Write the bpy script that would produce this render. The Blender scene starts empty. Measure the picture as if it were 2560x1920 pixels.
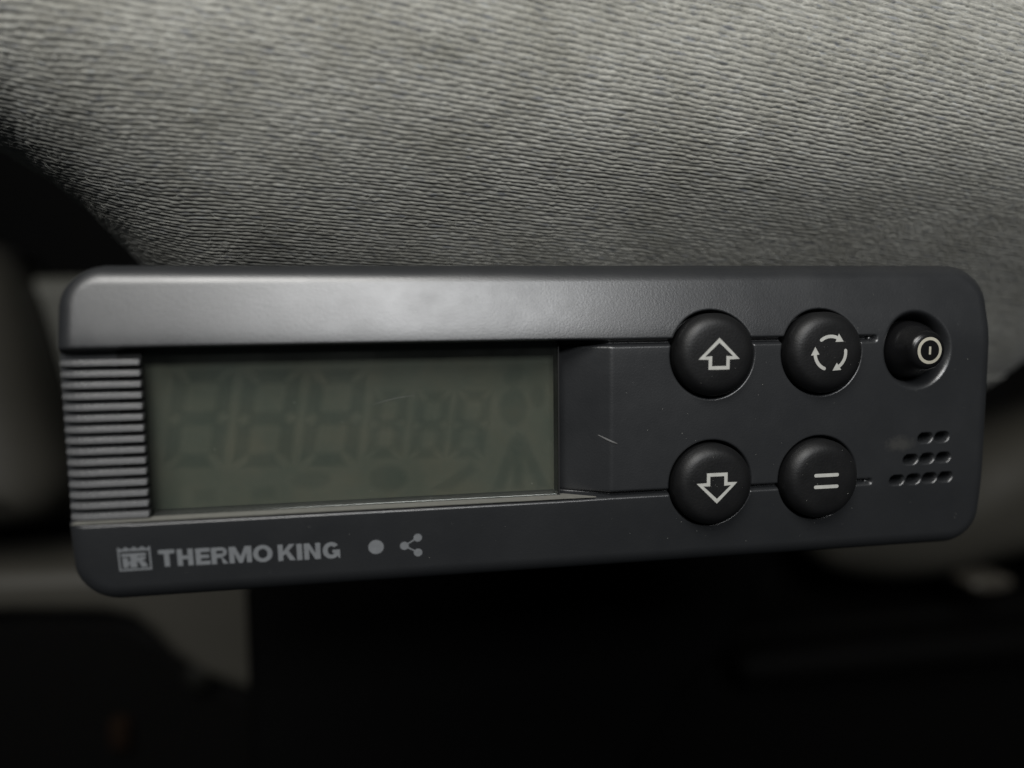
import bpy, bmesh, math, random
import numpy as np
from mathutils import Matrix, Vector

random.seed(7)
RNG = np.random.default_rng(11)
MM = 0.001
scene = bpy.context.scene
col = scene.collection

# ------------------------------------------------------------------ camera
cam_data = bpy.data.cameras.new("camera")
cam = bpy.data.objects.new("camera", cam_data)
col.objects.link(cam)
right = Vector((0.98803, -0.15380, -0.01213))
up = Vector((0.02644, 0.09131, 0.99547))
back = Vector((-0.15199, -0.98387, 0.09428))
m = Matrix((right, up, back)).transposed().to_4x4()
m.translation = Vector((-27.64, -113.06, 17.24)) * MM
cam.matrix_world = m
cam_data.sensor_width = 36.0
cam_data.lens = 23.906
cam_data.clip_start = 0.005
cam_data.clip_end = 20.0
cam_data.dof.use_dof = True
cam_data.dof.focus_distance = 0.122
cam_data.dof.aperture_fstop = 4.3
scene.camera = cam

# ------------------------------------------------------------------ world, lamps, exposure
world = bpy.data.worlds.new("World")
scene.world = world
world.use_nodes = True
bg = world.node_tree.nodes["Background"]
bg.inputs[0].default_value = (0.80, 0.92, 1.0, 1)
bg.inputs[1].default_value = 0.012


def area_lamp(name, loc, target, sx, sy, power, color):
    ld = bpy.data.lights.new(name, 'AREA')
    ld.shape = 'RECTANGLE'
    ld.size, ld.size_y, ld.energy, ld.color = sx, sy, power, color
    o = bpy.data.objects.new(name, ld)
    col.objects.link(o)
    o.location = Vector(loc)
    d = Vector(target) - Vector(loc)
    o.rotation_euler = d.to_track_quat('-Z', 'Y').to_euler()
    return o


# daylight from the cab window high in front of the controller
area_lamp("window_light", (-0.26, -0.56, 0.70), (0.0, 0.0, 0.03), 0.55, 0.36, 7.8, (1.0, 0.985, 0.95))
# the lower window behind the photographer, mirrored in the upper bezel
area_lamp("rear_window_light", (0.005, -0.72, 0.405), (-0.02, 0.0, 0.02), 0.39, 0.125, 3.4, (0.98, 0.99, 1.0))

scene.view_settings.view_transform = 'Standard'
scene.view_settings.look = 'None'
scene.view_settings.exposure = 0.0
scene.view_settings.gamma = 1.0
scene.view_settings.use_curve_mapping = False
scene.cycles.use_denoising = True
scene.cycles.max_bounces = 6
scene.cycles.transparent_max_bounces = 16
scene.cycles.caustics_reflective = False
scene.cycles.caustics_refractive = False
scene.render.film_transparent = False


# ------------------------------------------------------------------ materials
class NT:
    def __init__(self, name):
        self.mat = bpy.data.materials.new(name)
        self.mat.use_nodes = True
        self.t = self.mat.node_tree
        self.b = self.t.nodes["Principled BSDF"]
        self.out = self.t.nodes["Material Output"]

    def n(self, kind, **kw):
        nd = self.t.nodes.new(kind)
        for k, v in kw.items():
            setattr(nd, k, v)
        return nd

    def l(self, a, b):
        self.t.links.new(a, b)

    def noise(self, vec, scale, detail=3.0, rough=0.5):
        nd = self.n("ShaderNodeTexNoise")
        nd.inputs["Scale"].default_value = scale
        nd.inputs["Detail"].default_value = detail
        nd.inputs["Roughness"].default_value = rough
        self.l(vec, nd.inputs["Vector"])
        return nd.outputs["Fac"]

    def ramp(self, fac, stops):
        nd = self.n("ShaderNodeValToRGB")
        e = nd.color_ramp.elements
        while len(e) < len(stops):
            e.new(0.5)
        for i, (p, c) in enumerate(stops):
            e[i].position = p
            e[i].color = (c[0], c[1], c[2], 1) if not isinstance(c, float) else (c, c, c, 1)
        self.l(fac, nd.inputs[0])
        return nd.outputs[0]

    def maprange(self, v, a, b, c, d):
        nd = self.n("ShaderNodeMapRange")
        for i, x in enumerate((a, b, c, d)):
            nd.inputs[i + 1].default_value = x
        self.l(v, nd.inputs[0])
        return nd.outputs[0]

    def bump(self, h, strength, dist):
        nd = self.n("ShaderNodeBump")
        nd.inputs["Strength"].default_value = strength
        nd.inputs["Distance"].default_value = dist
        self.l(h, nd.inputs["Height"])
        self.l(nd.outputs[0], self.b.inputs["Normal"])

    def coord(self):
        return self.n("ShaderNodeTexCoord").outputs["Object"]


def plastic(name, colr, rough, grain=0.0, grain_scale=2600.0, mottling=0.0, spec=0.5):
    k = NT(name)
    c = k.coord()
    k.b.inputs["Base Color"].default_value = (*colr, 1)
    k.b.inputs["Specular IOR Level"].default_value = spec
    nz = k.noise(c, 160.0, 4.0, 0.6)
    k.l(k.maprange(nz, 0.3, 0.7, rough - mottling, rough + mottling), k.b.inputs["Roughness"])
    if grain > 0:
        g = k.noise(c, grain_scale, 2.0, 0.55)
        k.bump(g, grain, 0.00012)
    return k.mat


def housing_material():
    k = NT("housing_plastic")
    c = k.coord()
    base = k.ramp(k.noise(c, 55.0, 5.0, 0.6), [(0.3, (0.0152, 0.0162, 0.0178)), (0.7, (0.0182, 0.0192, 0.0208))])
    # a rubbed smudge beside the small slots
    sub = k.n("ShaderNodeVectorMath", operation='SUBTRACT')
    k.l(c, sub.inputs[0])
    sub.inputs[1].default_value = (0.0632, 0.0, -0.0068)
    rotm = k.n("ShaderNodeMapping")
    rotm.inputs["Rotation"].default_value = (0, math.radians(38), 0)
    rotm.inputs["Scale"].default_value = (1 / 0.0030, 0.0, 1 / 0.0015)
    k.l(sub.outputs[0], rotm.inputs["Vector"])
    ln = k.n("ShaderNodeVectorMath", operation='LENGTH')
    k.l(rotm.outputs[0], ln.inputs[0])
    wob = k.noise(c, 900.0, 3.0, 0.7)
    add = k.n("ShaderNodeMath", operation='MULTIPLY_ADD')
    k.l(wob, add.inputs[0])
    add.inputs[1].default_value = 1.5
    k.l(ln.outputs["Value"], add.inputs[2])
    msk = k.maprange(add.outputs[0], 1.15, 1.9, 0.55, 0.0)
    mx = k.n("ShaderNodeMix", data_type='RGBA')
    k.l(msk, mx.inputs[0])
    k.l(base, mx.inputs[6])
    mx.inputs[7].default_value = (0.05, 0.049, 0.045, 1)
    k.l(mx.outputs[2], k.b.inputs["Base Color"])
    r1 = k.noise(c, 75.0, 6.0, 0.7)
    k.l(k.maprange(r1, 0.3, 0.7, 0.32, 0.40), k.b.inputs["Roughness"])
    k.b.inputs["Specular IOR Level"].default_value = 1.0
    g = k.noise(c, 3000.0, 2.0, 0.6)
    k.bump(g, 0.30, 0.00007)
    return k.mat


def fabric_material():
    k = NT("ribbed_cloth")
    at = k.n("ShaderNodeAttribute", attribute_name="weave")
    vec = at.outputs["Vector"]            # (along row mm, row number, height)
    sep = k.n("ShaderNodeSeparateXYZ")
    k.l(vec, sep.inputs[0])
    mp = k.n("ShaderNodeMapping")
    mp.inputs["Scale"].default_value = (0.30, 0.90, 0.0)
    k.l(vec, mp.inputs["Vector"])
    streak = k.noise(mp.outputs[0], 1.15, 3.0, 0.6)
    mp2 = k.n("ShaderNodeMapping")
    mp2.inputs["Scale"].default_value = (0.9, 1.9, 0.0)
    k.l(vec, mp2.inputs["Vector"])
    fine = k.noise(mp2.outputs[0], 1.4, 3.0, 0.65)
    mp3 = k.n("ShaderNodeMapping")
    mp3.inputs["Scale"].default_value = (0.045, 0.035, 0.0)
    k.l(vec, mp3.inputs["Vector"])
    soil = k.noise(mp3.outputs[0], 1.6, 4.0, 0.6)
    cs = k.ramp(streak, [(0.30, (0.205, 0.211, 0.217)), (0.45, (0.275, 0.272, 0.246)), (0.60, (0.340, 0.336, 0.305)),
                         (0.75, (0.300, 0.314, 0.317))])
    cf = k.ramp(fine, [(0.28, 0.84), (0.72, 1.30)])
    co = k.ramp(soil, [(0.34, (0.84, 0.835, 0.815)), (0.60, (1.05, 1.05, 1.05))])
    m1 = k.n("ShaderNodeMix", data_type='RGBA', blend_type='MULTIPLY')
    m1.inputs[0].default_value = 1.0
    k.l(cs, m1.inputs[6]); k.l(cf, m1.inputs[7])
    m2 = k.n("ShaderNodeMix", data_type='RGBA', blend_type='MULTIPLY')
    m2.inputs[0].default_value = 1.0
    k.l(m1.outputs[2], m2.inputs[6]); k.l(co, m2.inputs[7])
    # soiled patches rubbed into the cloth
    base = m2.outputs[2]
    oc = k.coord()
    for (sx, sz, rx, rz, amt) in ((-20.5, 60.5, 8.0, 4.2, 0.55), (38.5, 41.9, 4.0, 2.0, 0.45), (-56.0, 49.5, 8.0, 2.6, 0.25)):
        su = k.n("ShaderNodeVectorMath", operation='SUBTRACT')
        k.l(oc, su.inputs[0])
        su.inputs[1].default_value = (sx * MM, 0, sz * MM)
        sm = k.n("ShaderNodeVectorMath", operation='MULTIPLY')
        k.l(su.outputs[0], sm.inputs[0])
        sm.inputs[1].default_value = (1 / (rx * MM), 0, 1 / (rz * MM))
        le = k.n("ShaderNodeVectorMath", operation='LENGTH')
        k.l(sm.outputs[0], le.inputs[0])
        ad = k.n("ShaderNodeMath", operation='MULTIPLY_ADD')
        k.l(k.noise(oc, 260.0, 4.0, 0.65), ad.inputs[0])
        ad.inputs[1].default_value = 1.4
        k.l(le.outputs["Value"], ad.inputs[2])
        ms = k.maprange(ad.outputs[0], 0.75, 1.7, amt, 0.0)
        mz = k.n("ShaderNodeMix", data_type='RGBA', blend_type='MULTIPLY')
        k.l(ms, mz.inputs[0])
        k.l(base, mz.inputs[6])
        mz.inputs[7].default_value = (0.40, 0.40, 0.36, 1)
        base = mz.outputs[2]
    k.l(base, k.b.inputs["Base Color"])
    k.b.inputs["Roughness"].default_value = 0.95
    k.b.inputs["Specular IOR Level"].default_value = 0.08
    k.b.inputs["Sheen Weight"].default_value = 0.12
    k.b.inputs["Sheen Roughness"].default_value = 0.5
    mp4 = k.n("ShaderNodeMapping")
    mp4.inputs["Scale"].default_value = (1.6, 3.2, 0.0)
    mp4.inputs["Rotation"].default_value = (0, 0, 0.25)
    k.l(vec, mp4.inputs["Vector"])
    k.bump(k.noise(mp4.outputs[0], 2.2, 3.0, 0.6), 0.5, 0.00016)
    return k.mat


def print_material(name, colr):
    k = NT(name)
    nz = k.noise(k.coord(), 900.0, 4.0, 0.7)
    k.l(k.ramp(nz, [(0.3, tuple(x * 0.82 for x in colr)), (0.65, colr)]), k.b.inputs["Base Color"])
    k.b.inputs["Roughness"].default_value = 0.6
    return k.mat


def pane_material():
    k = NT("display_window")
    tr = k.n("ShaderNodeBsdfTransparent")
    tr.inputs[0].default_value = (0.89, 0.905, 0.88, 1)
    gl = k.n("ShaderNodeBsdfGlossy")
    gl.inputs["Color"].default_value = (1, 1, 1, 1)
    nz = k.noise(k.coord(), 300.0, 4.0, 0.6)
    k.l(k.maprange(nz, 0.3, 0.7, 0.12, 0.19), gl.inputs["Roughness"])
    df = k.n("ShaderNodeBsdfDiffuse")
    df.inputs[0].default_value = (0.30, 0.32, 0.29, 1)
    dust = k.maprange(k.noise(k.coord(), 70.0, 6.0, 0.7), 0.35, 0.75, 0.004, 0.028)
    a = k.n("ShaderNodeMixShader")
    k.l(dust, a.inputs[0]); k.l(tr.outputs[0], a.inputs[1]); k.l(df.outputs[0], a.inputs[2])
    b = k.n("ShaderNodeMixShader")
    b.inputs[0].default_value = 0.035
    k.l(a.outputs[0], b.inputs[1]); k.l(gl.outputs[0], b.inputs[2])
    k.l(b.outputs[0], k.out.inputs["Surface"])
    return k.mat


def segment_material():
    k = NT("liquid_crystal_segment")
    at = k.n("ShaderNodeAttribute", attribute_name="ink")
    tr = k.n("ShaderNodeBsdfTransparent")
    df = k.n("ShaderNodeBsdfDiffuse")
    df.inputs[0].default_value = (0.030, 0.058, 0.062, 1)
    mu = k.n("ShaderNodeMath", operation='MULTIPLY')
    k.l(at.outputs["Fac"], mu.inputs[0])
    mu.inputs[1].default_value = 0.16
    a = k.n("ShaderNodeMixShader")
    k.l(mu.outputs[0], a.inputs[0]); k.l(tr.outputs[0], a.inputs[1]); k.l(df.outputs[0], a.inputs[2])
    k.l(a.outputs[0], k.out.inputs["Surface"])
    return k.mat


def lcd_material():
    k = NT("liquid_crystal_backing")
    c = k.coord()
    nz = k.noise(c, 110.0, 4.0, 0.6)
    k.l(k.ramp(nz, [(0.3, (0.066, 0.076, 0.064)), (0.5, (0.082, 0.086, 0.071)), (0.7, (0.097, 0.094, 0.075))]),
        k.b.inputs["Base Color"])
    k.b.inputs["Roughness"].default_value = 0.7
    return k.mat


M = {
    'housing': housing_material(),
    'rib': plastic("rib_plastic", (0.105, 0.106, 0.108), 0.30, 0.4, 2600.0, 0.05),  # base colour raised for worn tops and to stand in for missing sheen
    'button': plastic("button_rubber", (0.0050, 0.0051, 0.0055), 0.50, 0.26, 2600.0, 0.08, 0.4),
    'power': plastic("power_button_plastic", (0.006, 0.006, 0.0065), 0.27, 0.08, 1500.0, 0.06),
    'void': plastic("slot_interior", (0.004, 0.004, 0.004), 0.7),
    'white_print': print_material("symbol_print", (0.45, 0.45, 0.42)),
    'cream_print': print_material("power_symbol_print", (0.43, 0.41, 0.335)),
    'grey_print': print_material("lettering_print", (0.165, 0.173, 0.182)),
    'pane': pane_material(),
    'segment': segment_material(),
    'lcd': lcd_material(),
    'fabric': fabric_material(),
    'fuzz': plastic("loose_fibre", (0.42, 0.42, 0.38), 0.9),
    'dust': plastic("dust_speck", (0.34, 0.34, 0.31), 0.9),
    'film': print_material("dust_film", (0.17, 0.168, 0.15)),
    'scuff': plastic("scuff_mark", (0.12, 0.12, 0.118), 0.6),
    'beige': plastic("beige_trim_plastic", (0.036, 0.034, 0.028), 0.55, 0.3, 700.0, 0.05, 0.3),  # base colour darkened to stand in for shade on the background trim
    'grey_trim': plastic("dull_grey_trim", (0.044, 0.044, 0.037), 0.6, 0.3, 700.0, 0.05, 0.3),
    'black': plastic("black_bracket_plastic", (0.0013, 0.0013, 0.0013), 0.7, 0.3, 900.0, 0.05, 0.05),
    'dash': plastic("black_dash_plastic", (0.0022, 0.0021, 0.0020), 0.65, 0.4, 700.0, 0.06, 0.05),
    'knob': plastic("dark_knob", (0.0045, 0.0045, 0.0036), 0.6, 0.0, 700.0, 0.0, 0.15),
    'latch': plastic("worn_latch", (0.055, 0.050, 0.041), 0.45, 0.1, 900.0, 0.05),
    'amber': plastic("amber_switch", (0.008, 0.0048, 0.003), 0.9, 0.0, 700.0, 0.0, 0.03),
}


# ------------------------------------------------------------------ mesh helpers
def link(name, me, mat, parent=None, smooth=False):
    o = bpy.data.objects.new(name, me)
    col.objects.link(o)
    if mat is not None and not me.materials:
        me.materials.append(mat)
    if parent is not None:
        o.parent = parent
    if smooth:
        me.polygons.foreach_set("use_smooth", [True] * len(me.polygons))
    return o


def tag(o, label=None, cat=None, group=None, kind=None):
    for k, v in (("label", label), ("category", cat), ("group", group), ("kind", kind)):
        if v:
            o[k] = v
    return o


def pymesh(name, verts, faces):
    me = bpy.data.meshes.new(name)
    me.from_pydata([tuple(v) for v in verts], [], [tuple(f) for f in faces])
    me.update()
    return me


def quadmesh(name, V, F):
    """V (n,3) floats, F (m,4) ints"""
    me = bpy.data.meshes.new(name)
    V = np.ascontiguousarray(V, dtype=np.float32)
    F = np.ascontiguousarray(F, dtype=np.int32)
    me.vertices.add(len(V)); me.vertices.foreach_set("co", V.ravel())
    me.loops.add(F.size); me.loops.foreach_set("vertex_index", F.ravel())
    me.polygons.add(len(F))
    me.polygons.foreach_set("loop_start", np.arange(0, F.size, 4, dtype=np.int32))
    me.polygons.foreach_set("loop_total", np.full(len(F), 4, dtype=np.int32))
    me.polygons.foreach_set("use_smooth", np.ones(len(F), dtype=bool))
    me.update(calc_edges=True)
    me.validate()
    return me


def flat_shape(name, loops, y, thick=0.02):
    """filled outline(s) in the x/z plane (mm), holes allowed, front face at depth y"""
    cu = bpy.data.curves.new(name, 'CURVE')
    cu.dimensions = '2D'
    cu.fill_mode = 'BOTH'
    cu.extrude = thick * 0.5 * MM
    for lp in loops:
        sp = cu.splines.new('POLY')
        sp.points.add(len(lp) - 1)
        for p, (x, z) in zip(sp.points, lp):
            p.co = (x * MM, z * MM, 0, 1)
        sp.use_cyclic_u = True
    tmp = bpy.data.objects.new(name, cu)
    col.objects.link(tmp)
    dg = bpy.context.evaluated_depsgraph_get()
    me = bpy.data.meshes.new_from_object(tmp.evaluated_get(dg))
    bpy.data.objects.remove(tmp)
    bpy.data.curves.remove(cu)
    me.transform(Matrix.Rotation(math.radians(90), 4, 'X'))
    me.transform(Matrix.Translation((0, (y + thick * 0.5) * MM, 0)))
    me.materials.clear()
    return me


def lathe(profile, seg=72):
    """profile [(r, h)], axis towards the viewer (-y); mm"""
    V, F = [], []
    for r, h in profile:
        for i in range(seg):
            a = 2 * math.pi * i / seg
            V.append((r * math.cos(a) * MM, -h * MM, r * math.sin(a) * MM))
    for j in range(len(profile) - 1):
        for i in range(seg):
            a, b = j * seg + i, j * seg + (i + 1) % seg
            F.append((a, b, b + seg, a + seg))
    F.append(tuple((len(profile) - 1) * seg + i for i in range(seg)))
    return V, F


def ribbon(pts, w, hfun, closed=False, step=0.25, lift=0.03):
    """a printed stroke of width w along pts, laid on a surface of height hfun(x, z); mm"""
    P = [Vector(p) for p in pts]
    n = len(P)
    offs = []
    for i in range(n):
        a = P[(i - 1) % n] if (closed or i > 0) else None
        b = P[(i + 1) % n] if (closed or i < n - 1) else None
        d1 = (P[i] - a).normalized() if a is not None else (b - P[i]).normalized()
        d2 = (b - P[i]).normalized() if b is not None else d1
        n1, n2 = Vector((-d1.y, d1.x)), Vector((-d2.y, d2.x))
        mm = (n1 + n2)
        mm = mm / max(0.35, mm.dot(n1)) if mm.length > 1e-6 else n1
        offs.append(mm * (w / 2))
    V, F = [], []
    rng = range(n if closed else n - 1)
    for i in rng:
        j = (i + 1) % n
        k = max(1, int((P[j] - P[i]).length / step))
        base = len(V)
        for s in range(k + 1):
            t = s / k
            c, o = P[i].lerp(P[j], t), offs[i].lerp(offs[j], t)
            for q in (c + o, c - o):
                V.append((q.x * MM, -(hfun(q.x, q.y) + lift) * MM, q.y * MM))
        for s in range(k):
            a = base + 2 * s
            F.append((a, a + 1, a + 3, a + 2))
    return V, F


def merge(parts):
    V, F = [], []
    for v, f in parts:
        o = len(V)
        V += v
        F += [tuple(i + o for i in q) for q in f]
    return V, F


def box(x0, x1, y0, y1, z0, z1, bevel=0.0, seg=2):
    bm = bmesh.new()
    bmesh.ops.create_cube(bm, size=1.0)
    for v in bm.verts:
        v.co = Vector(((x0 + x1) / 2 + v.co.x * (x1 - x0), (y0 + y1) / 2 + v.co.y * (y1 - y0),
                       (z0 + z1) / 2 + v.co.z * (z1 - z0))) * MM
    if bevel:
        bmesh.ops.bevel(bm, geom=bm.edges[:], offset=bevel * MM, segments=seg, profile=0.5, affect='EDGES')
    me = bpy.data.meshes.new("box")
    bm.to_mesh(me)
    bm.free()
    return me


def prism(loop, y0, y1, bevel=3.0, seg=4):
    """outline in x/z (mm) extruded from depth y0 to y1 with a rounded front edge"""
    bm = bmesh.new()
    vs = [bm.verts.new((x * MM, y0 * MM, z * MM)) for x, z in loop]
    f = bm.faces.new(vs)
    r = bmesh.ops.extrude_face_region(bm, geom=[f])
    for v in [g for g in r['geom'] if isinstance(g, bmesh.types.BMVert)]:
        v.co.y = y1 * MM
    bm.normal_update()
    front = [e for e in bm.edges if all(abs(v.co.y - y0 * MM) < 1e-7 for v in e.verts)]
    bmesh.ops.bevel(bm, geom=front, offset=bevel * MM, segments=seg, profile=0.5, affect='EDGES')
    bmesh.ops.recalc_face_normals(bm, faces=bm.faces[:])
    me = bpy.data.meshes.new("prism")
    bm.to_mesh(me)
    bm.free()
    return me


def smooth_loop(pts, it=3):
    for _ in range(it):
        q = []
        for i in range(len(pts)):
            a, b = pts[i], pts[(i + 1) % len(pts)]
            q.append((a[0] * .75 + b[0] * .25, a[1] * .75 + b[1] * .25))
            q.append((a[0] * .25 + b[0] * .75, a[1] * .25 + b[1] * .75))
        pts = q
    return pts


def vnoise(x, y, seed):
    """smooth value noise on arrays, range 0..1"""
    r = np.random.default_rng(seed).random((257, 257))
    xi, yi = np.floor(x).astype(int), np.floor(y).astype(int)
    fx, fy = x - xi, y - yi
    fx, fy = fx * fx * (3 - 2 * fx), fy * fy * (3 - 2 * fy)
    xi, yi = xi % 256, yi % 256
    a = r[yi, xi] * (1 - fx) + r[yi, xi + 1] * fx
    b = r[yi + 1, xi] * (1 - fx) + r[yi + 1, xi + 1] * fx
    return a * (1 - fy) + b * fy


# ------------------------------------------------------------------ surroundings
# dark back of the cab
o = link("cab_wall", box(-1400, 1400, 620, 640, -1200, 1200), M['black'])
tag(o, kind="structure")


# padded, ribbed cloth lining that bulges out over the controller
def cushion():
    zs = np.linspace(-30, 115, 2000)
    slope = np.interp(zs, [-30, 0, 15, 27, 40, 52, 66, 115], [0.10, 0.20, 0.55, 0.95, 0.75, 0.35, -0.02, -0.10])
    yk = np.concatenate([[0], np.cumsum((slope[1:] + slope[:-1]) / 2 * np.diff(zs))])
    yprof = -(yk - np.interp(64, zs, yk)) + 1.0
    arc = np.concatenate([[0], np.cumsum(np.sqrt(1 + ((slope[1:] + slope[:-1]) / 2) ** 2) * np.diff(zs))])
    rows = np.concatenate([[0], np.cumsum(np.diff(zs) / np.interp(zs[1:], [-30, 28, 45, 56, 66, 130], [0.66, 0.53, 0.60, 0.82, 1.06, 1.06]))])
    # grid: even in arc length upwards
    a0, a1 = np.interp(-22, zs, arc), np.interp(92, zs, arc)
    f0, f1 = np.interp(6, zs, arc), np.interp(73, zs, arc)
    av = np.concatenate([np.arange(a0, f0, 0.30), np.arange(f0, f1, 0.10), np.arange(f1, a1, 0.30)])
    zz = np.interp(av, arc, zs)
    xx = np.concatenate([np.arange(-146, -112, 0.6), np.arange(-112, 112, 0.27), np.arange(112, 166, 0.5)])
    X, Z = np.meshgrid(xx, zz)
    Y = np.interp(Z, zs, yprof)
    A = np.interp(Z, zs, arc)
    # outline of the pad: distance inside it
    poly = np.array([(-230, 84), (-154, 67), (-124, 60), (-107, 53.5), (-97, 46.5), (-90, 39), (-85, 31.5), (-81, 23.5), (-76, 13), (-64, 7),
                     (-36, -1), (14, -10), (70, -14), (112, -14.5), (127, -13), (138, -8.6), (151, 0.7), (163, 14), (186, 60), (-230, 300)])
    D = np.full(X.shape, 1e9)
    inside = np.zeros(X.shape, bool)
    for i in range(len(poly)):
        p, q = poly[i], poly[(i + 1) % len(poly)]
        e = q - p
        t = np.clip(((X - p[0]) * e[0] + (Z - p[1]) * e[1]) / (e @ e), 0, 1)
        D = np.minimum(D, np.hypot(X - p[0] - t * e[0], Z - p[1] - t * e[1]))
        if p[1] != q[1]:
            c = ((p[1] > Z) != (q[1] > Z)) & (X < (q[0] - p[0]) * (Z - p[1]) / (q[1] - p[1]) + p[0])
            inside ^= c
    D = np.where(inside, D, -D)
    R = np.interp(X, [-60, 20, 70], [33.0, 32.0, 42.0])
    q = np.clip(1 - D / R, 0, 1)
    edge = R * 0.95 * (1 - np.sqrt(np.clip(1 - q * q, 0, 1)))
    edge = np.where(D < 0, R * 0.95 + np.minimum(-D * 6, 60), edge)
    Y = Y + edge
    # gentle unevenness of the padding
    Y = Y + (vnoise(X / 38 + 5, Z / 22 + 3, 3) - 0.5) * 1.6 + (vnoise(X / 90 + 9, Z / 60, 4) - 0.5) * 4.0
    A = np.interp(Z, zs, rows)
    rowv = A + 1.75 * (0.080 * X + 0.00012 * (X + 30) ** 2 - 0.30 * np.clip(edge - 3, 0, 24) * np.interp(X, [-40, 40], [1.0, 0.25]))
    rowv = rowv + (vnoise(X / 17, rowv / 5, 5) - 0.5) * 0.42 + (vnoise(X / 3.0, rowv / 2, 6) - 0.5) * 0.30
    rid = np.floor(rowv)
    f = rowv - rid
    # every yarn is a chain of spindle-shaped floats
    offs = np.random.default_rng(21).random(4096)
    idx = rid.astype(int) % 4096
    L = 1.3 + 2.2 * offs[(idx * 7) % 4096]
    s = X / L + offs[idx] * 9 + (vnoise(X / 4.5, rid * 1.0, 8) - 0.5) * 0.9
    g = s - np.floor(s)
    cell = (np.floor(s).astype(int) * 131 + idx * 17) % 4096
    spindle = np.sin(np.pi * g) ** 0.7
    amp = 0.55 + 0.45 * offs[cell]
    centre = 0.5 + (offs[(cell * 3) % 4096] - 0.5) * 0.26
    w = 0.28 + 0.20 * spindle
    prof = np.clip(1 - ((f - centre) / w) ** 2, 0, 1) ** 0.6
    hgt = prof * (0.45 + 0.55 * spindle * amp)
    hgt = hgt + 0.25 * (vnoise(X / 0.9, rowv * 1.9, 9) - 0.5) + 0.35 * (vnoise(X / 2.4, rowv * 1.1, 10) - 0.5)
    disp = np.interp(Z, [26, 50, 66], [0.185, 0.21, 0.27]) * hgt
    # move along the local normal
    dYdx = np.gradient(Y, xx, axis=1)
    dYdz = np.gradient(Y, axis=0) / np.gradient(Z, axis=0)
    nl = np.sqrt(1 + dYdx ** 2 + dYdz ** 2)
    N = np.stack([dYdx / nl, -1 / nl, dYdz / nl], -1)
    P = np.stack([X, Y, Z], -1) + N * disp[..., None]
    ny, nx = X.shape
    I = np.arange(ny * nx).reshape(ny, nx)
    F = np.stack([I[:-1, :-1], I[:-1, 1:], I[1:, 1:], I[1:, :-1]], -1).reshape(-1, 4)
    keep = (D > -1.5)
    fk = keep[:-1, :-1] & keep[:-1, 1:] & keep[1:, 1:] & keep[1:, :-1]
    F = F[fk.ravel()]
    used = np.unique(F)
    remap = np.full(ny * nx, -1)
    remap[used] = np.arange(len(used))
    me = quadmesh("ribbed_cloth", P.reshape(-1, 3)[used] * MM, remap[F])
    weave = np.stack([X, rowv, hgt], -1).reshape(-1, 3)[used].astype(np.float32)
    at = me.attributes.new("weave", 'FLOAT_VECTOR', 'POINT')
    at.data.foreach_set("vector", weave.ravel())
    o = link("padded_lining", me, M['fabric'])
    tag(o, "grey ribbed cloth padding that bulges out above the controller", "padding")
    # loose fibres standing off the yarns
    sel = np.argwhere((D > 3) & (Z > 20))
    V, Fc = [], []
    for _ in range(5200):
        r, c = sel[RNG.integers(len(sel))]
        p = P[r, c] - N[r, c] * 0.05
        n = N[r, c]
        d = RNG.normal(size=3)
        d[0] *= 1.6
        d -= n * d.dot(n)
        d /= np.linalg.norm(d) + 1e-9
        ln = RNG.uniform(0.5, 2.4)
        curl = np.cross(n, d) * RNG.normal() * 0.45
        rad = RNG.uniform(0.018, 0.034)
        K = 5
        b = len(V)
        for i in range(K):
            t = i / (K - 1)
            cpt = p + d * ln * t + n * (0.55 * ln * t * (1 - 0.55 * t)) + curl * ln * t * t
            rr = rad * (1 - 0.6 * t)
            u = np.cross(d, n)
            for a in (0, 2.094, 4.189):
                V.append((cpt + rr * (math.cos(a) * u + math.sin(a) * n)) * MM)
        for i in range(K - 1):
            for a in range(3):
                a2 = (a + 1) % 3
                Fc.append((b + 3 * i + a, b + 3 * i + a2, b + 3 * i + 3 + a2, b + 3 * i + 3 + a))
    fz = link("fuzz", quadmesh("fuzz", np.array(V), np.array(Fc)), M['fuzz'], o)
    tag(fz, kind="stuff")
    return o


cushion()

# blurred trim, bracket and dashboard behind and below the controller
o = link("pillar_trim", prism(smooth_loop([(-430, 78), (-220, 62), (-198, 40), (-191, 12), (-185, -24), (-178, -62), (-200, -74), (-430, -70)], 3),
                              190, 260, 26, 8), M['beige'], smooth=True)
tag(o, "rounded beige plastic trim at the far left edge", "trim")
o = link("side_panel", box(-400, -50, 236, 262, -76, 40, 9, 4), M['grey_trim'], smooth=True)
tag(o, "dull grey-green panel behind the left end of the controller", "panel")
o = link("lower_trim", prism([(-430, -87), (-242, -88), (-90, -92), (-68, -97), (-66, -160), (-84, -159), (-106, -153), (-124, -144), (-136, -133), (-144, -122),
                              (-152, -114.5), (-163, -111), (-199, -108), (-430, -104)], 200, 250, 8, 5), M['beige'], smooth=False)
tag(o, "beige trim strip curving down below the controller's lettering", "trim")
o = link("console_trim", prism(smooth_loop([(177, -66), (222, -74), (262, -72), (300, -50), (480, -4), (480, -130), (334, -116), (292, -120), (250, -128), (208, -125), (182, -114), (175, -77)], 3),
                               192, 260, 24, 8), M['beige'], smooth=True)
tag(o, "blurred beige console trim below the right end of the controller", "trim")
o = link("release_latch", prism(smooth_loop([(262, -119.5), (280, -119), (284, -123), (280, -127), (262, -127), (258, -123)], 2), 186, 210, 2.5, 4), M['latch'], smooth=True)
tag(o, "small pale latch glinting under the beige console trim", "latch")

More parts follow.
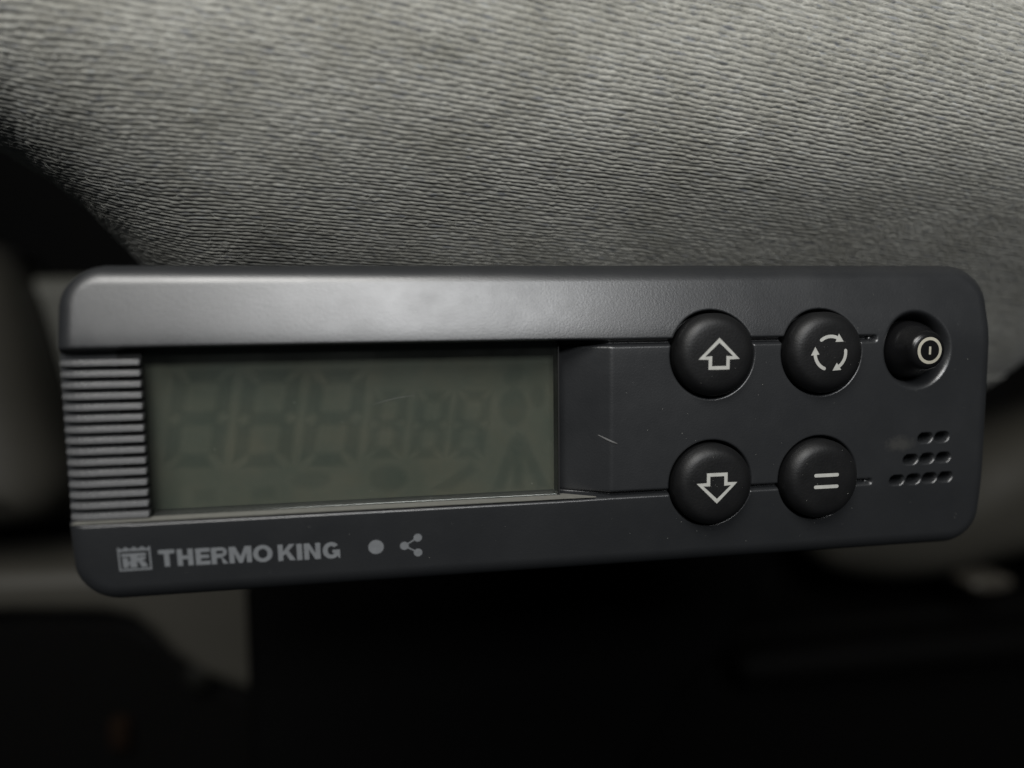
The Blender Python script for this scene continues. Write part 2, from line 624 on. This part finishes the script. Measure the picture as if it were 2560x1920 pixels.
# bracket that carries the controller
br = bpy.data.objects.new("mounting_bracket", None)
col.objects.link(br)
tag(br, "matt black bracket carrying the controller from below", "bracket")
link("bracket_plate", prism([(-87, -30), (124, -30), (118, -75), (100, -115), (81, -131), (60, -162), (45, -294), (-96, -294), (-88, -130)], 130, 165, 7, 4), M['black'], br)
link("bracket_arm", box(-34, 40, 17.5, 134, -24, -8, 3, 3), M['black'], br)

# dashboard top and front
ds = bpy.data.objects.new("dashboard", None)
col.objects.link(ds)
tag(ds, "black dashboard in deep shadow below the bracket", "dashboard")
link("dash_panel", prism([(-430, -108), (-200, -111.5), (-160, -115), (-141, -128), (-128, -144), (-108, -157), (-46, -163), (94, -163), (136, -150), (480, -143), (480, -430), (-430, -430)],
                         212, 360, 6, 3), M['dash'], ds)
link("dash_lip", box(132, 480, 186, 216, -168, -151, 8, 4), M['dash'], ds, smooth=True)
link("dash_back", box(66, 480, 262, 286, -170, 36, 8, 3), M['dash'], ds, smooth=True)

kv, kf = lathe([(0.01, 0), (6.2, 0), (6.6, 0.8), (6.6, 5.0), (5.6, 6.6), (3.5, 7.4)], 40)
o = link("dash_knob", pymesh("dash_knob", kv, kf), M['knob'], smooth=True)
o.location = Vector((-127, 211.5, -146)) * MM
tag(o, "small dim round knob beside the beige strip on the dark dashboard", "knob")
for nm, x, z, w, h, lb in (("rocker_switch", -163, -171, 9, 15, "dim brown switch on the dark dashboard, bottom left"),
                           ("rocker_switch", -71, -170, 24, 11, "dim wide brown switch on the dark dashboard below the bracket")):
    o = link(nm, box(x - w / 2, x + w / 2, 206, 216, z - h / 2, z + h / 2, 2.5, 3), M['amber'], smooth=True)
    tag(o, lb, "switch", "dashboard switches")

# ------------------------------------------------------------------ the controller
ctl = bpy.data.objects.new("temperature_controller", None)
col.objects.link(ctl)
tag(ctl, "dark grey refrigeration controller with grey-green display and black round buttons", "controller")

BX = [25.7, 46.65]
BZ = [10.65, -12.45]
POW = (66.0, 10.75)
SLOTS = [(68.4, -5.85), (71.9, -5.80), (65.5, -9.85), (68.95, -9.80), (72.4, -9.75),
         (62.85, -13.72), (66.3, -13.66), (69.7, -13.60), (73.05, -13.54)]


def crown(z):
    """depth of the moulded face at height z: flat middle, upper and lower bands leaning back"""
    z = np.asarray(z, float)
    k = 1.1
    return math.tan(math.radians(13.5)) * k * np.logaddexp(0, (z - 13.6) / k) + math.tan(math.radians(6.0)) * k * np.logaddexp(0, (-z - 14.6) / k)


def housing():
    st = 0.16
    hx, hz, rc, ox, oz = 82.0, 27.1, 6.8, 0.65, -0.50
    x = np.arange(-82.0, 83.4 + st, st)
    z = np.arange(-28.2, 27.2 + st, st)
    X, Z = np.meshgrid(x, z)
    qx, qz = np.abs(X - ox) - (hx - rc), np.abs(Z - oz) - (hz - rc)
    sd = np.hypot(np.maximum(qx, 0), np.maximum(qz, 0)) + np.minimum(np.maximum(qx, qz), 0) - rc

    def step(v, a, w):            # 0 below a, 1 above a + w
        return np.clip((v - a) / w, 0, 1)

    # display channel, ramp on its right, grooves
    top, bot = 13.55, -14.15
    in_ch = np.minimum(1 - step(Z, top - 0.22, 0.22), step(Z, bot, 0.28))
    floor = np.interp(X, [-71.75, -71.5, -1.55, -1.35], [2.85, 7.2, 7.2, 7.2])
    groove_d = np.interp(X, [-1.3, 7.2, 57.2, 57.7], [5.6, 1.5, 1.3, 0.0])
    panel_d = np.interp(X, [-1.35, 6.6, 7.6], [5.4, 0.25, 0.0])
    panel_d = np.interp(X, [-1.35, 7.0, 7.4], [5.3, 0.12, 0.0])
    pan = np.minimum(step(Z, -13.40, 0.20), 1 - step(Z, 12.50, 0.20))
    H = np.where(X < -1.45, in_ch * floor, in_ch * (pan * panel_d + (1 - pan) * np.maximum(groove_d, panel_d)))
    # button wells
    for bx in BX:
        for bz in BZ:
            r = np.hypot(X - bx, Z - bz)
            H = np.maximum(H, 2.6 * (1 - step(r, 7.52, 0.22)))
    # dished well of the power button
    r = np.hypot(X - POW[0], (Z - POW[1]) * 0.955)
    H = np.maximum(H, np.interp(r, [0, 5.55, 5.8, 6.25, 6.65, 7.0], [4.2, 4.2, 2.2, 1.0, 0.3, 0]))
    # soften every edge a little
    k = np.exp(-0.5 * (np.arange(-3, 4) * st / 0.14) ** 2)
    k /= k.sum()
    for ax in (0, 1):
        H = np.apply_along_axis(lambda v: np.convolve(np.pad(v, 3, mode='edge'), k, 'valid'), ax, H)
    # sound slots, crisp
    for sx, sz in SLOTS:
        dx = np.maximum(np.abs(X - sx - 0.15 * (Z - sz)) - 0.52, 0)
        r = np.hypot(dx, Z - sz)
        H = np.maximum(H, 3.4 * (1 - step(r, 0.72, 0.30)) ** 1.6)
    # rounded rim
    Rr = 3.1
    q = np.clip(1 + sd / Rr, 0, 1)
    rim = 3.0 * (1 - np.sqrt(1 - q * q))
    H = np.maximum(H, rim) + crown(Z)
    # pull the rim vertices on to the outline
    gx = np.where((qx > 0) & (qz > 0), qx / np.maximum(np.hypot(qx, qz), 1e-9), np.where(qx > qz, 1.0, 0.0)) * np.sign(X - ox)
    gz = np.where((qx > 0) & (qz > 0), qz / np.maximum(np.hypot(qx, qz), 1e-9), np.where(qx > qz, 0.0, 1.0)) * np.sign(Z - oz)
    near = (sd > -st * 0.5)
    Xs = np.where(near, X - gx * sd, X)
    Zs = np.where(near, Z - gz * sd, Z)
    ok = sd < st * 0.98
    ny, nx = X.shape
    I = np.arange(ny * nx).reshape(ny, nx)
    F = np.stack([I[:-1, :-1], I[:-1, 1:], I[1:, 1:], I[1:, :-1]], -1).reshape(-1, 4)
    fk = (ok[:-1, :-1] & ok[:-1, 1:] & ok[1:, 1:] & ok[1:, :-1]).ravel()
    F = F[fk]
    P = np.stack([Xs, H, Zs], -1).reshape(-1, 3)
    # side wall: from boundary edges straight back
    E = np.concatenate([F[:, [0, 1]], F[:, [1, 2]], F[:, [2, 3]], F[:, [3, 0]]])
    key = {}
    for a, b in E.tolist():
        if (b, a) in key:
            del key[(b, a)]
        else:
            key[(a, b)] = 1
    be = np.array(list(key.keys()))
    bv = np.unique(be)
    nP = len(P)
    mapb = {int(v): nP + i for i, v in enumerate(bv)}
    back_v = P[bv].copy()
    back_v[:, 1] = 15.0
    mid = np.array([[b, a, mapb[a], mapb[b]] for a, b in be.tolist()])
    P = np.concatenate([P, back_v])
    F = np.concatenate([F, mid])
    used = np.unique(F)
    rm = np.full(len(P), -1)
    rm[used] = np.arange(len(used))
    me = quadmesh("housing", P[used] * MM, rm[F])
    o = link("housing", me, M['housing'], ctl)
    lp = []
    for cx, cz, a0 in ((1, 1, 0), (-1, 1, 90), (-1, -1, 180), (1, -1, 270)):
        for i in range(9):
            a = math.radians(a0 + i * 90 / 8)
            lp.append((ox + cx * (hx - rc) + (rc - .6) * math.cos(a), oz + cz * (hz - rc) + (rc - .6) * math.sin(a)))
    link("back_cover", prism(lp, 14.6, 17.4, 0.8, 2), M['housing'], ctl)
    return o


hs = housing()

# ribbed grip to the left of the display
def rib_mesh():
    prof = [(-0.47, 1.45), (-0.44, 0.08), (-0.40, 0.0), (-0.19, 0.0), (-0.15, 0.12), (-0.11, 0.0), (0.11, 0.0), (0.15, 0.12), (0.19, 0.0), (0.33, 0.02), (0.37, 0.14), (0.39, 1.45)]
    secs = [(-81.25, 1.15), (-80.8, 0.62), (-80.1, 0.26), (-79.0, 0.05), (-78.0, 0.0), (-69.55, 0.0), (-69.32, 0.10)]
    V, F = [], []
    for x, drop in secs:
        for z, d in prof:
            V.append((x * MM, (1.45 + min(1.45, d + drop + 0.30 * (z + 0.5))) * MM, z * (1 - 0.25 * drop) * MM))
    n = len(prof)
    for j in range(len(secs) - 1):
        for i in range(n - 1):
            a = j * n + i
            F.append((a, a + n, a + n + 1, a + 1))
    b = (len(secs) - 1) * n
    F.append(tuple(b + i for i in range(n)))
    F.append(tuple(n - 1 - i for i in range(n)))
    return pymesh("rib", V, F)


rm_ = rib_mesh()
for k in range(15):
    r = link("rib", rm_, M['rib'], ctl)
    r.location = (0, 0, (11.35 - 1.75 * k) * MM)

# pale dust lying on the ledge under the display
LV, LF = [], []
for i in range(121):
    x = -80.4 + 85.0 * i / 120
    e = 0.25 + 0.15 * float(vnoise(np.array([x / 3.0]), np.array([2.5]), 31)[0])
    dep = float(np.interp(x, [-80.4, -70, -69.5, -1.7, -1.3, 4.6], [1.9, 1.9, 2.9, 2.9, 4.2, 0.6]))
    LV += [(x * MM, e * MM, -13.985 * MM), (x * MM, dep * MM, -13.90 * MM)]
for i in range(120):
    LF.append((2 * i, 2 * i + 2, 2 * i + 3, 2 * i + 1))
tag(link("dust_film", pymesh("dust_film", LV, LF), M['film'], ctl, smooth=True), kind="stuff")

# display
pane = link("display", box(-71.3, -1.62, 3.05, 3.5, -13.93, 13.9, 0.12, 2), M['pane'], ctl)
tag(pane, "recessed grey-green display window with unlit segments showing faintly")
link("lcd_panel", box(-71.4, -1.6, 6.6, 7.0, -13.95, 13.6), M['lcd'], pane)
# dark strip added in the gap at the window's right end, for its shade
link("gap_strip", box(-1.58, -1.36, 2.9, 7.1, -13.9, 13.0), M['void'], pane)
link("grip_base", box(-73.0, -69.35, 2.82, 3.0, -14.0, 13.3), M['void'], ctl)


def soft_segment(pts, grow=0.8):
    """dark core with edges that fade: faint unlit crystal shape"""
    c = Vector((sum(p[0] for p in pts) / len(pts), sum(p[1] for p in pts) / len(pts)))
    n = len(pts)
    area = sum(pts[i][0] * pts[(i + 1) % n][1] - pts[(i + 1) % n][0] * pts[i][1] for i in range(n))
    if area < 0:
        pts = pts[::-1]
    P = [Vector(p) for p in pts]

    def offset(d):
        out = []
        for i in range(n):
            d1 = (P[i] - P[i - 1]).normalized()
            d2 = (P[(i + 1) % n] - P[i]).normalized()
            n1, n2 = Vector((d1.y, -d1.x)), Vector((d2.y, -d2.x))
            s = n1 + n2
            out.append(P[i] + s / max(0.6, s.dot(n1)) * d)
        return out
    inner, outer = offset(-0.25), offset(grow)
    V = [(p.x * MM, 0, p.y * MM) for p in inner] + [(p.x * MM, 0, p.y * MM) for p in outer]
    F = [tuple(range(n))] + [(i, n + i, n + (i + 1) % n, (i + 1) % n) for i in range(n)]
    me = pymesh("segment", V, F)
    at = me.attributes.new("ink", 'FLOAT', 'POINT')
    at.data.foreach_set("value", [1.0] * n + [0.0] * n)
    return me


SEG_Y = [6.56]


def seg(pts, dens=1.0):
    me = soft_segment(pts)
    if dens != 1.0:
        at = me.attributes["ink"]
        at.data.foreach_set("value", [dens] * len(pts) + [0.0] * len(pts))
    o = link("segment", me, M['segment'], pane)
    SEG_Y[0] -= 0.004
    o.location.y = SEG_Y[0] * MM


def digit(x, z, w, h, t, sl=0.17, dens=1.0):
    """seven slanted bars; x, z lower left corner"""
    def S(a, b):
        return (x + a + sl * b, z + b)
    g = 0.12 * t
    bars = [
        [(g + t, h), (w - g - t, h), (w - 1.6 * t, h - t), (1.6 * t, h - t)],
        [(t, h / 2 + t / 2), (w - t, h / 2 + t / 2), (w - t, h / 2 - t / 2), (t, h / 2 - t / 2)],
        [(1.6 * t, t), (w - 1.6 * t, t), (w - t - g, 0), (g + t, 0)],
        [(0, h / 2 + g + t * .4), (t, h / 2 + g + t * .7), (t, h - 1.3 * t), (0, h - t * .6)],
        [(w - t, h / 2 + g + t * .7), (w, h / 2 + g + t * .4), (w, h - t * .6), (w - t, h - 1.3 * t)],
        [(0, t * .6), (t, 1.3 * t), (t, h / 2 - g - t * .7), (0, h / 2 - g - t * .4)],
        [(w - t, 1.3 * t), (w, t * .6), (w, h / 2 - g - t * .4), (w - t, h / 2 - g - t * .7)]]
    for b in bars:
        seg([S(*p) for p in b], dens)


digit(-68.2, -6.6, 9.0, 16.0, 1.75)
digit(-57.2, -7.0, 9.0, 16.0, 1.75)
digit(-46.2, -7.3, 9.0, 16.0, 1.75)
digit(-35.0, -6.2, 5.6, 11.2, 1.25, dens=0.85)
digit(-27.6, -6.6, 5.6, 11.2, 1.25, dens=0.85)
digit(-20.6, -6.9, 5.8, 11.4, 1.25, dens=0.85)


def ngon(cx, cz, r, n=14, ex=1.0):
    return [(cx + r * ex * math.cos(2 * math.pi * i / n), cz + r * math.sin(2 * math.pi * i / n)) for i in range(n)]


seg(ngon(-31.4, -10.2, 2.1, ex=1.4), 0.8)
seg(ngon(-44.5, -9.9, 1.3, ex=2.3), 0.6)
seg([(-23.6, -12.4), (-16.8, -8.4), (-16.2, -9.4), (-20.6, -12.6)], 0.8)
seg([(-63.5, -12.6), (-60.5, -12.6), (-60.5, -11.0), (-63.5, -11.0)], 0.5)
seg([(-54.0, -12.4), (-51.0, -12.4), (-51.0, -11.0), (-54.0, -11.0)], 0.5)
seg(ngon(-9.0, 1.6, 3.0, ex=0.75), 0.8)
seg(ngon(-8.8, 7.4, 1.5, ex=0.9), 0.6)
seg(ngon(-4.5, 3.6, 1.9, ex=0.55), 0.7)
seg([(-12.6, -12.9), (-11.2, -12.9), (-8.2, -5.6), (-8.4, -3.6), (-9.0, -3.8)], 0.9)
seg([(-2.9, -13.1), (-4.4, -13.1), (-7.8, -5.6), (-7.9, -3.6), (-7.2, -3.8)], 0.9)
seg([(-8.9, -12.9), (-7.7, -12.9), (-7.7, -6.5), (-8.6, -6.5)], 0.9)

# round buttons
CAP = [(7.30, -2.0), (7.30, 0.55), (7.22, 0.85), (7.02, 1.25), (6.74, 1.62), (6.40, 1.95), (6.00, 2.20), (5.5, 2.36), (4.8, 2.46), (3.8, 2.53), (2.5, 2.58), (1.2, 2.60), (0.3, 2.61)]
_r = np.array([p[0] for p in CAP[2:]][::-1])
_h = np.array([p[1] for p in CAP[2:]][::-1])


def cap_h(x, z):
    return float(np.interp(math.hypot(x, z), _r, _h))


cv, cf = lathe(CAP, 96)
cap_me = pymesh("button", cv, cf)


def arc(cx, cz, r, a0, a1, n=14):
    return [(cx + r * math.cos(math.radians(a0 + (a1 - a0) * i / n)), cz + r * math.sin(math.radians(a0 + (a1 - a0) * i / n))) for i in range(n + 1)]


def patch(loop, hfun, lift=0.035):
    V = [(x * MM, -(hfun(x, z) + lift) * MM, z * MM) for x, z in loop]
    return V, [tuple(range(len(V)))]


def rbar(x0, x1, z, w):
    return ribbon([(x0, z), (x1, z)], w, cap_h), patch(arc(x0, z, w / 2, 90, 270, 8), cap_h, 0.03), patch(arc(x1, z, w / 2, -90, 90, 8), cap_h, 0.03)


up_arrow = [(0, 2.62), (3.18, -0.42), (1.62, -0.42), (1.62, -2.15), (-1.62, -2.15), (-1.62, -0.42), (-3.18, -0.42)]
dn_arrow = [(x, -z) for x, z in up_arrow]


def recirc():
    parts = []
    R0, w = 2.95, 0.60
    for a0 in (128, 8, 248):          # clockwise arrows
        a1 = a0 - 62
        pts = arc(0, 0, R0, a0, a1, 14)
        parts.append(ribbon(pts, w, cap_h))
        parts.append(patch(arc(pts[0][0], pts[0][1], w / 2, 0, 360, 12)[:-1], cap_h, 0.026))
        t = math.radians(a1)
        e = Vector((R0 * math.cos(t), R0 * math.sin(t)))
        dirv = Vector((math.sin(t), -math.cos(t)))
        nrm = Vector((math.cos(t), math.sin(t)))
        tip = e + dirv * 1.45 - nrm * 0.12
        parts.append(patch([tuple(e + nrm * 0.80), tuple(tip), tuple(e - nrm * 0.80)][::-1], cap_h, 0.04))
    return merge(parts)


SYM = {
    "up": merge([ribbon(up_arrow, 0.62, cap_h, True)]),
    "recirc": recirc(),
    "down": merge([ribbon(dn_arrow, 0.62, cap_h, True)]),
    "equal": merge([*rbar(-2.1, 2.1, 1.06, 0.64), *rbar(-2.1, 2.1, -1.06, 0.64)]),
}
for bx, bz, key, lb in ((BX[0], BZ[0], "up", "black round button with an up arrow outline"),
                        (BX[1], BZ[0], "recirc", "black round button with three circling arrows"),
                        (BX[0], BZ[1], "down", "black round button with a down arrow outline"),
                        (BX[1], BZ[1], "equal", "black round button with two short bars")):
    b = link("button", cap_me, M['button'], ctl, smooth=True)
    b.location = (bx * MM, 0.0 * MM, bz * MM)
    b["label"] = lb
    v, f = SYM[key]
    link("symbol", pymesh("symbol", v, f), M['white_print'], b)

PW = [(5.35, -4.0), (5.35, -2.6), (5.20, -1.6), (4.85, -0.6), (4.35, 0.35), (3.95, 1.1), (3.72, 1.7), (3.55, 2.25), (3.25, 2.65), (2.85, 2.86), (2.2, 2.95), (1.2, 3.0), (0.2, 3.02)]
_pr = np.array([p[0] for p in PW[6:]][::-1])
_ph = np.array([p[1] for p in PW[6:]][::-1])


def pow_h(x, z):
    return float(np.interp(math.hypot(x, z), _pr, _ph))


pv, pf = lathe(PW, 80)
pb = link("power_button", pymesh("power_button", pv, pf), M['power'], ctl, smooth=True)
pb.location = (POW[0] * MM, 0, POW[1] * MM)
pb["label"] = "glossy black power button sunk in a round dish"
ring = ribbon(arc(0, 0, 2.16, 0, 360, 40)[:-1], 0.55, pow_h, True)
bar = ribbon([(0, -0.72), (0, 0.72)], 0.42, pow_h)
v, f = merge([ring, bar])
link("symbol", pymesh("symbol", v, f), M['cream_print'], pb)

# floors of the sound slots
slot_me = flat_shape("speaker_slot", [arc(-0.45, 0, 0.62, 90, 270, 8) + arc(0.45, 0, 0.62, -90, 90, 8)], 0, 0.1)
for sx, sz in SLOTS:
    s = link("speaker_slot", slot_me, M['void'], ctl)
    s.location = (sx * MM, 3.1 * MM, sz * MM)

# small moulding nubs at the ends of the grooves
nv, nf = lathe([(0.42, -0.9), (0.42, -0.1), (0.30, 0.06), (0.1, 0.12)], 16)
nub_me = pymesh("nub", nv, nf)
for x, z in ((56.6, 12.95), (56.9, -13.85)):
    n = link("nub", nub_me, M['housing'], ctl, smooth=True)
    n.location = (x * MM, 0.75 * MM, z * MM)

# ------------------------------------------------------------------ lettering
def bez_ellipse(cx, cz, rx, rz, n=36, a0=0, a1=360):
    return [(cx + rx * math.cos(math.radians(a0 + (a1 - a0) * i / n)), cz + rz * math.sin(math.radians(a0 + (a1 - a0) * i / n))) for i in range(n)]


def letter(ch, w, h, s):
    t = s * 0.82
    if ch == 'T':
        return [[(0, h), (w, h), (w, h - t), (w / 2 + s / 2, h - t), (w / 2 + s / 2, 0), (w / 2 - s / 2, 0), (w / 2 - s / 2, h - t), (0, h - t)]]
    if ch == 'H':
        a, b = h / 2 + t / 2, h / 2 - t / 2
        return [[(0, 0), (s, 0), (s, b), (w - s, b), (w - s, 0), (w, 0), (w, h), (w - s, h), (w - s, a), (s, a), (s, h), (0, h)]]
    if ch == 'E':
        a, b = h / 2 + t * .46, h / 2 - t * .46
        return [[(0, 0), (w, 0), (w, t), (s, t), (s, b), (w * .94, b), (w * .94, a), (s, a), (s, h - t), (w, h - t), (w, h), (0, h)]]
    if ch == 'R':
        r = h * 0.29
        bowl = [(w - r - .06 * w + r * math.cos(math.radians(q)), h - r + r * math.sin(math.radians(q))) for q in range(90, -91, -15)]
        out = [(0, 0), (0, h)] + bowl + [(w, 0), (w - s * 1.05, 0), (w - s * 1.35, h * 0.37), (s, h * 0.37), (s, 0)]
        r2 = r - t * 0.86
        inb = [(w - r - .06 * w + r2 * math.cos(math.radians(q)), h - r + r2 * math.sin(math.radians(q))) for q in range(90, -91, -15)]
        return [out, [(s, h - r + r2)] + inb + [(s, h - r - r2)]]
    if ch == 'M':
        return [[(0, 0), (s, 0), (s, h * .62), (w / 2 - s * .36, 0), (w / 2 + s * .36, 0), (w - s, h * .62), (w - s, 0), (w, 0), (w, h), (w - s * 1.25, h),
                 (w / 2, h * .40), (s * 1.25, h), (0, h)]]
    if ch == 'O':
        return [bez_ellipse(w / 2, h / 2, w / 2, h / 2 + .06), bez_ellipse(w / 2, h / 2, w / 2 - s, h / 2 - t * .9)]
    if ch == 'K':
        return [[(0, 0), (s, 0), (s, h * .30), (s * 1.5, h * .42), (w - s * 1.15, 0), (w, 0), (s * 2.15, h * .60), (w * .97, h), (w - s * 1.25, h), (s, h * .56), (s, h), (0, h)]]
    if ch == 'I':
        return [[(0, 0), (w, 0), (w, h), (0, h)]]
    if ch == 'N':
        return [[(0, 0), (s, 0), (s, h * .62), (w - s * 1.1, 0), (w, 0), (w, h), (w - s, h), (w - s, h * .38), (s * 1.1, h), (0, h)]]
    if ch == 'G':
        o = [(w / 2 + w / 2 * math.cos(math.radians(q)), h / 2 + (h / 2 + .04) * math.sin(math.radians(q))) for q in range(38, 316, 12)]
        i = [(w / 2 + (w / 2 - s) * math.cos(math.radians(q)), h / 2 + (h / 2 - t) * math.sin(math.radians(q))) for q in range(318, 37, -12)]
        return [o + [(w - s * .42, h * .13), (w - s * .35, 0), (w, 0), (w, h * .53), (w * .56, h * .53), (w * .56, h * .53 - t * .85), (w - s, h * .53 - t * .85)] + i]


def lay_on_face(o, x, z, span=0.0):
    """put a print on the crowned face; z its origin, span the height it covers"""
    zm = z + span / 2
    sl = float(crown(zm + 0.1) - crown(zm - 0.1)) / 0.2
    o.location = (x * MM, (float(crown(zm)) - sl * span / 2 - 0.04) * MM, z * MM)
    o.rotation_euler = (-math.atan(sl), 0, 0)


LX = [('T', -67.85, -65.40), ('H', -65.05, -62.62), ('E', -62.25, -60.05), ('R', -59.85, -57.25), ('M', -57.10, -53.60), ('O', -53.38, -50.30),
      ('K', -49.45, -46.66), ('I', -46.46, -45.60), ('N', -45.30, -42.66), ('G', -42.30, -39.50)]
for i, (ch, x0, x1) in enumerate(LX):
    zb = -21.72 - 0.016 * (x0 + 67.85)
    hh = 2.86
    me = flat_shape("letter", letter(ch, x1 - x0, hh, 0.80 if ch != 'I' else 0.86), 0, 0.02)
    o = link("letter", me, M['grey_print'], ctl)
    lay_on_face(o, x0, zb, hh)

# emblem: square with a sawtooth top and a monogram
ex0, ez0, ew, eh = -73.85, -22.05, 4.88, 4.05
saw = [(ew, eh)]
nt = 4
for i in range(nt):
    a = ew - (i + 0.5) * ew / nt
    saw += [(a, eh - 0.42), (ew - (i + 1) * ew / nt, eh)]
frame = [[(0, 0), (ew, 0)] + saw, [(0.26, 0.30), (0.26, eh - 0.72), (ew - 0.26, eh - 0.72), (ew - 0.26, 0.30)]]
mono = [[(0.50, 2.92), (0.50, 2.42), (1.78, 2.42), (1.78, 1.62), (1.42, 1.42), (1.42, 2.22), (0.62, 2.22), (0.62, 0.52), (1.42, 0.52), (1.42, 1.05), (1.68, 1.05), (1.68, 0.52),
         (2.72, 0.52), (2.72, 1.50), (2.95, 1.50), (3.35, 0.52), (4.35, 0.52), (3.92, 1.42), (3.42, 1.66), (4.02, 1.82), (4.10, 2.24), (3.20, 2.30), (3.00, 2.05), (2.86, 2.42), (4.14, 2.42), (4.14, 2.92)]]
em = link("emblem", flat_shape("emblem", frame, 0, 0.02), M['grey_print'], ctl)
lay_on_face(em, ex0, ez0, eh)
link("monogram", flat_shape("monogram", mono, 0, 0.02), M['grey_print'], em)

o = link("printed_dot", flat_shape("printed_dot", [bez_ellipse(0, 0, 1.28, 1.26)], 0, 0.02), M['grey_print'], ctl)
lay_on_face(o, -33.58, -20.60)


def share_icon():
    A, B, C = Vector((-1.15, 0)), Vector((1.12, 1.33)), Vector((1.12, -1.36))
    parts = []
    y = 0.0
    sh = []
    for c, r in ((A, 0.74), (B, 0.72), (C, 0.72)):
        V = [((c.x + r * math.cos(2 * math.pi * i / 28)) * MM, 0, (c.y + r * math.sin(2 * math.pi * i / 28)) * MM) for i in range(28)]
        sh.append((V, [tuple(range(27, -1, -1))]))
    for c in (B, C):
        d = (c - A).normalized()
        n = Vector((-d.y, d.x)) * 0.13
        p, q = A + d * 0.6, c - d * 0.6
        V = [(k.x * MM, 0.006 * MM, k.y * MM) for k in (p + n, p - n, q - n, q + n)]
        sh.append((V, [(0, 1, 2, 3)]))
    return merge(sh)


v, f = share_icon()
o = link("share_symbol", pymesh("share_symbol", v, f), M['grey_print'], ctl)
lay_on_face(o, -27.72, -20.70)

# ------------------------------------------------------------------ wear: scuff and dust
def scuff(pts, w, name="scuff"):
    V, F = [], []
    n = len(pts)
    for i, (x, y, z) in enumerate(pts):
        t = i / (n - 1)
        ww = w * math.sin(math.pi * min(max(t, 0.06), 0.94)) ** 0.6
        V += [(x * MM, y * MM, (z + ww / 2) * MM), (x * MM, (y - 0.05) * MM, z * MM), (x * MM, y * MM, (z - ww / 2) * MM)]
    for i in range(n - 1):
        for k in range(2):
            a = 3 * i + k
            F.append((a, a + 1, a + 4, a + 3))
    return link(name, pymesh(name, V, F), M['scuff'], ctl, smooth=True)


def ramp_y(x):
    return float(np.interp(x, [-1.35, 7.0, 7.4], [5.3, 0.12, 0.0]))


sp = []
for i in range(9):
    t = i / 8
    x = 5.2 + 3.1 * t
    z = -3.1 - 1.45 * t - 0.06 * math.sin(math.pi * t)
    sp.append((x, ramp_y(x) - 0.06 - 0.10 * (5.9 < x < 8.0), z))
scuff(sp, 0.32)
# hairline scratch on the display window
sp = [(-33.5 + 7.0 * i / 8, 2.985, 3.2 + 2.4 * (i / 8) - 1.0 * (i / 8) ** 2) for i in range(9)]
sc2 = scuff(sp, 0.055)

V, F = [], []


def speck(x, y, z, r):
    b = len(V)
    a0 = RNG.uniform(0, 6.28)
    e = RNG.uniform(0.6, 1.7)
    for i in range(5):
        a = a0 + i * 1.2566
        V.append(((x + r * e * math.cos(a)) * MM, y * MM, (z + r * math.sin(a)) * MM))
    V.append((x * MM, (y - r * 0.7) * MM, z * MM))
    for i in range(5):
        F.append((b + i, b + (i + 1) % 5, b + 5))


for _ in range(210):
    x, z = RNG.uniform(-76, 77), RNG.uniform(-24, 24)
    if -70 < x < -1.5 and -14.3 < z < 13.8:
        if RNG.random() < 0.35:
            speck(x, 2.99, z if z < 9 else -z, RNG.uniform(0.02, 0.06))
        continue
    if x < -69 or (x < 8 and abs(z) < 14.4):
        continue
    if any(math.hypot(x - a, z - b) < 8.2 for a in BX for b in BZ) or math.hypot(x - POW[0], z - POW[1]) < 7.4:
        continue
    if abs(z - 13.1) < 0.9 or abs(z + 13.8) < 0.9 or (x > 60 and -15.2 < z < -4.5):
        continue
    speck(x, float(crown(z)) - 0.002, z, RNG.uniform(0.02, 0.055))
for bx in BX:
    for bz in BZ:
        for _ in range(9):
            a, r = RNG.uniform(0, 6.28), RNG.uniform(0, 6.6)
            dx, dz = r * math.cos(a), r * math.sin(a)
            speck(bx + dx, -cap_h(dx, dz) - 0.002, bz + dz, RNG.uniform(0.02, 0.05))
d = link("dust", pymesh("dust", V, F), M['dust'], ctl)
tag(d, kind="stuff")
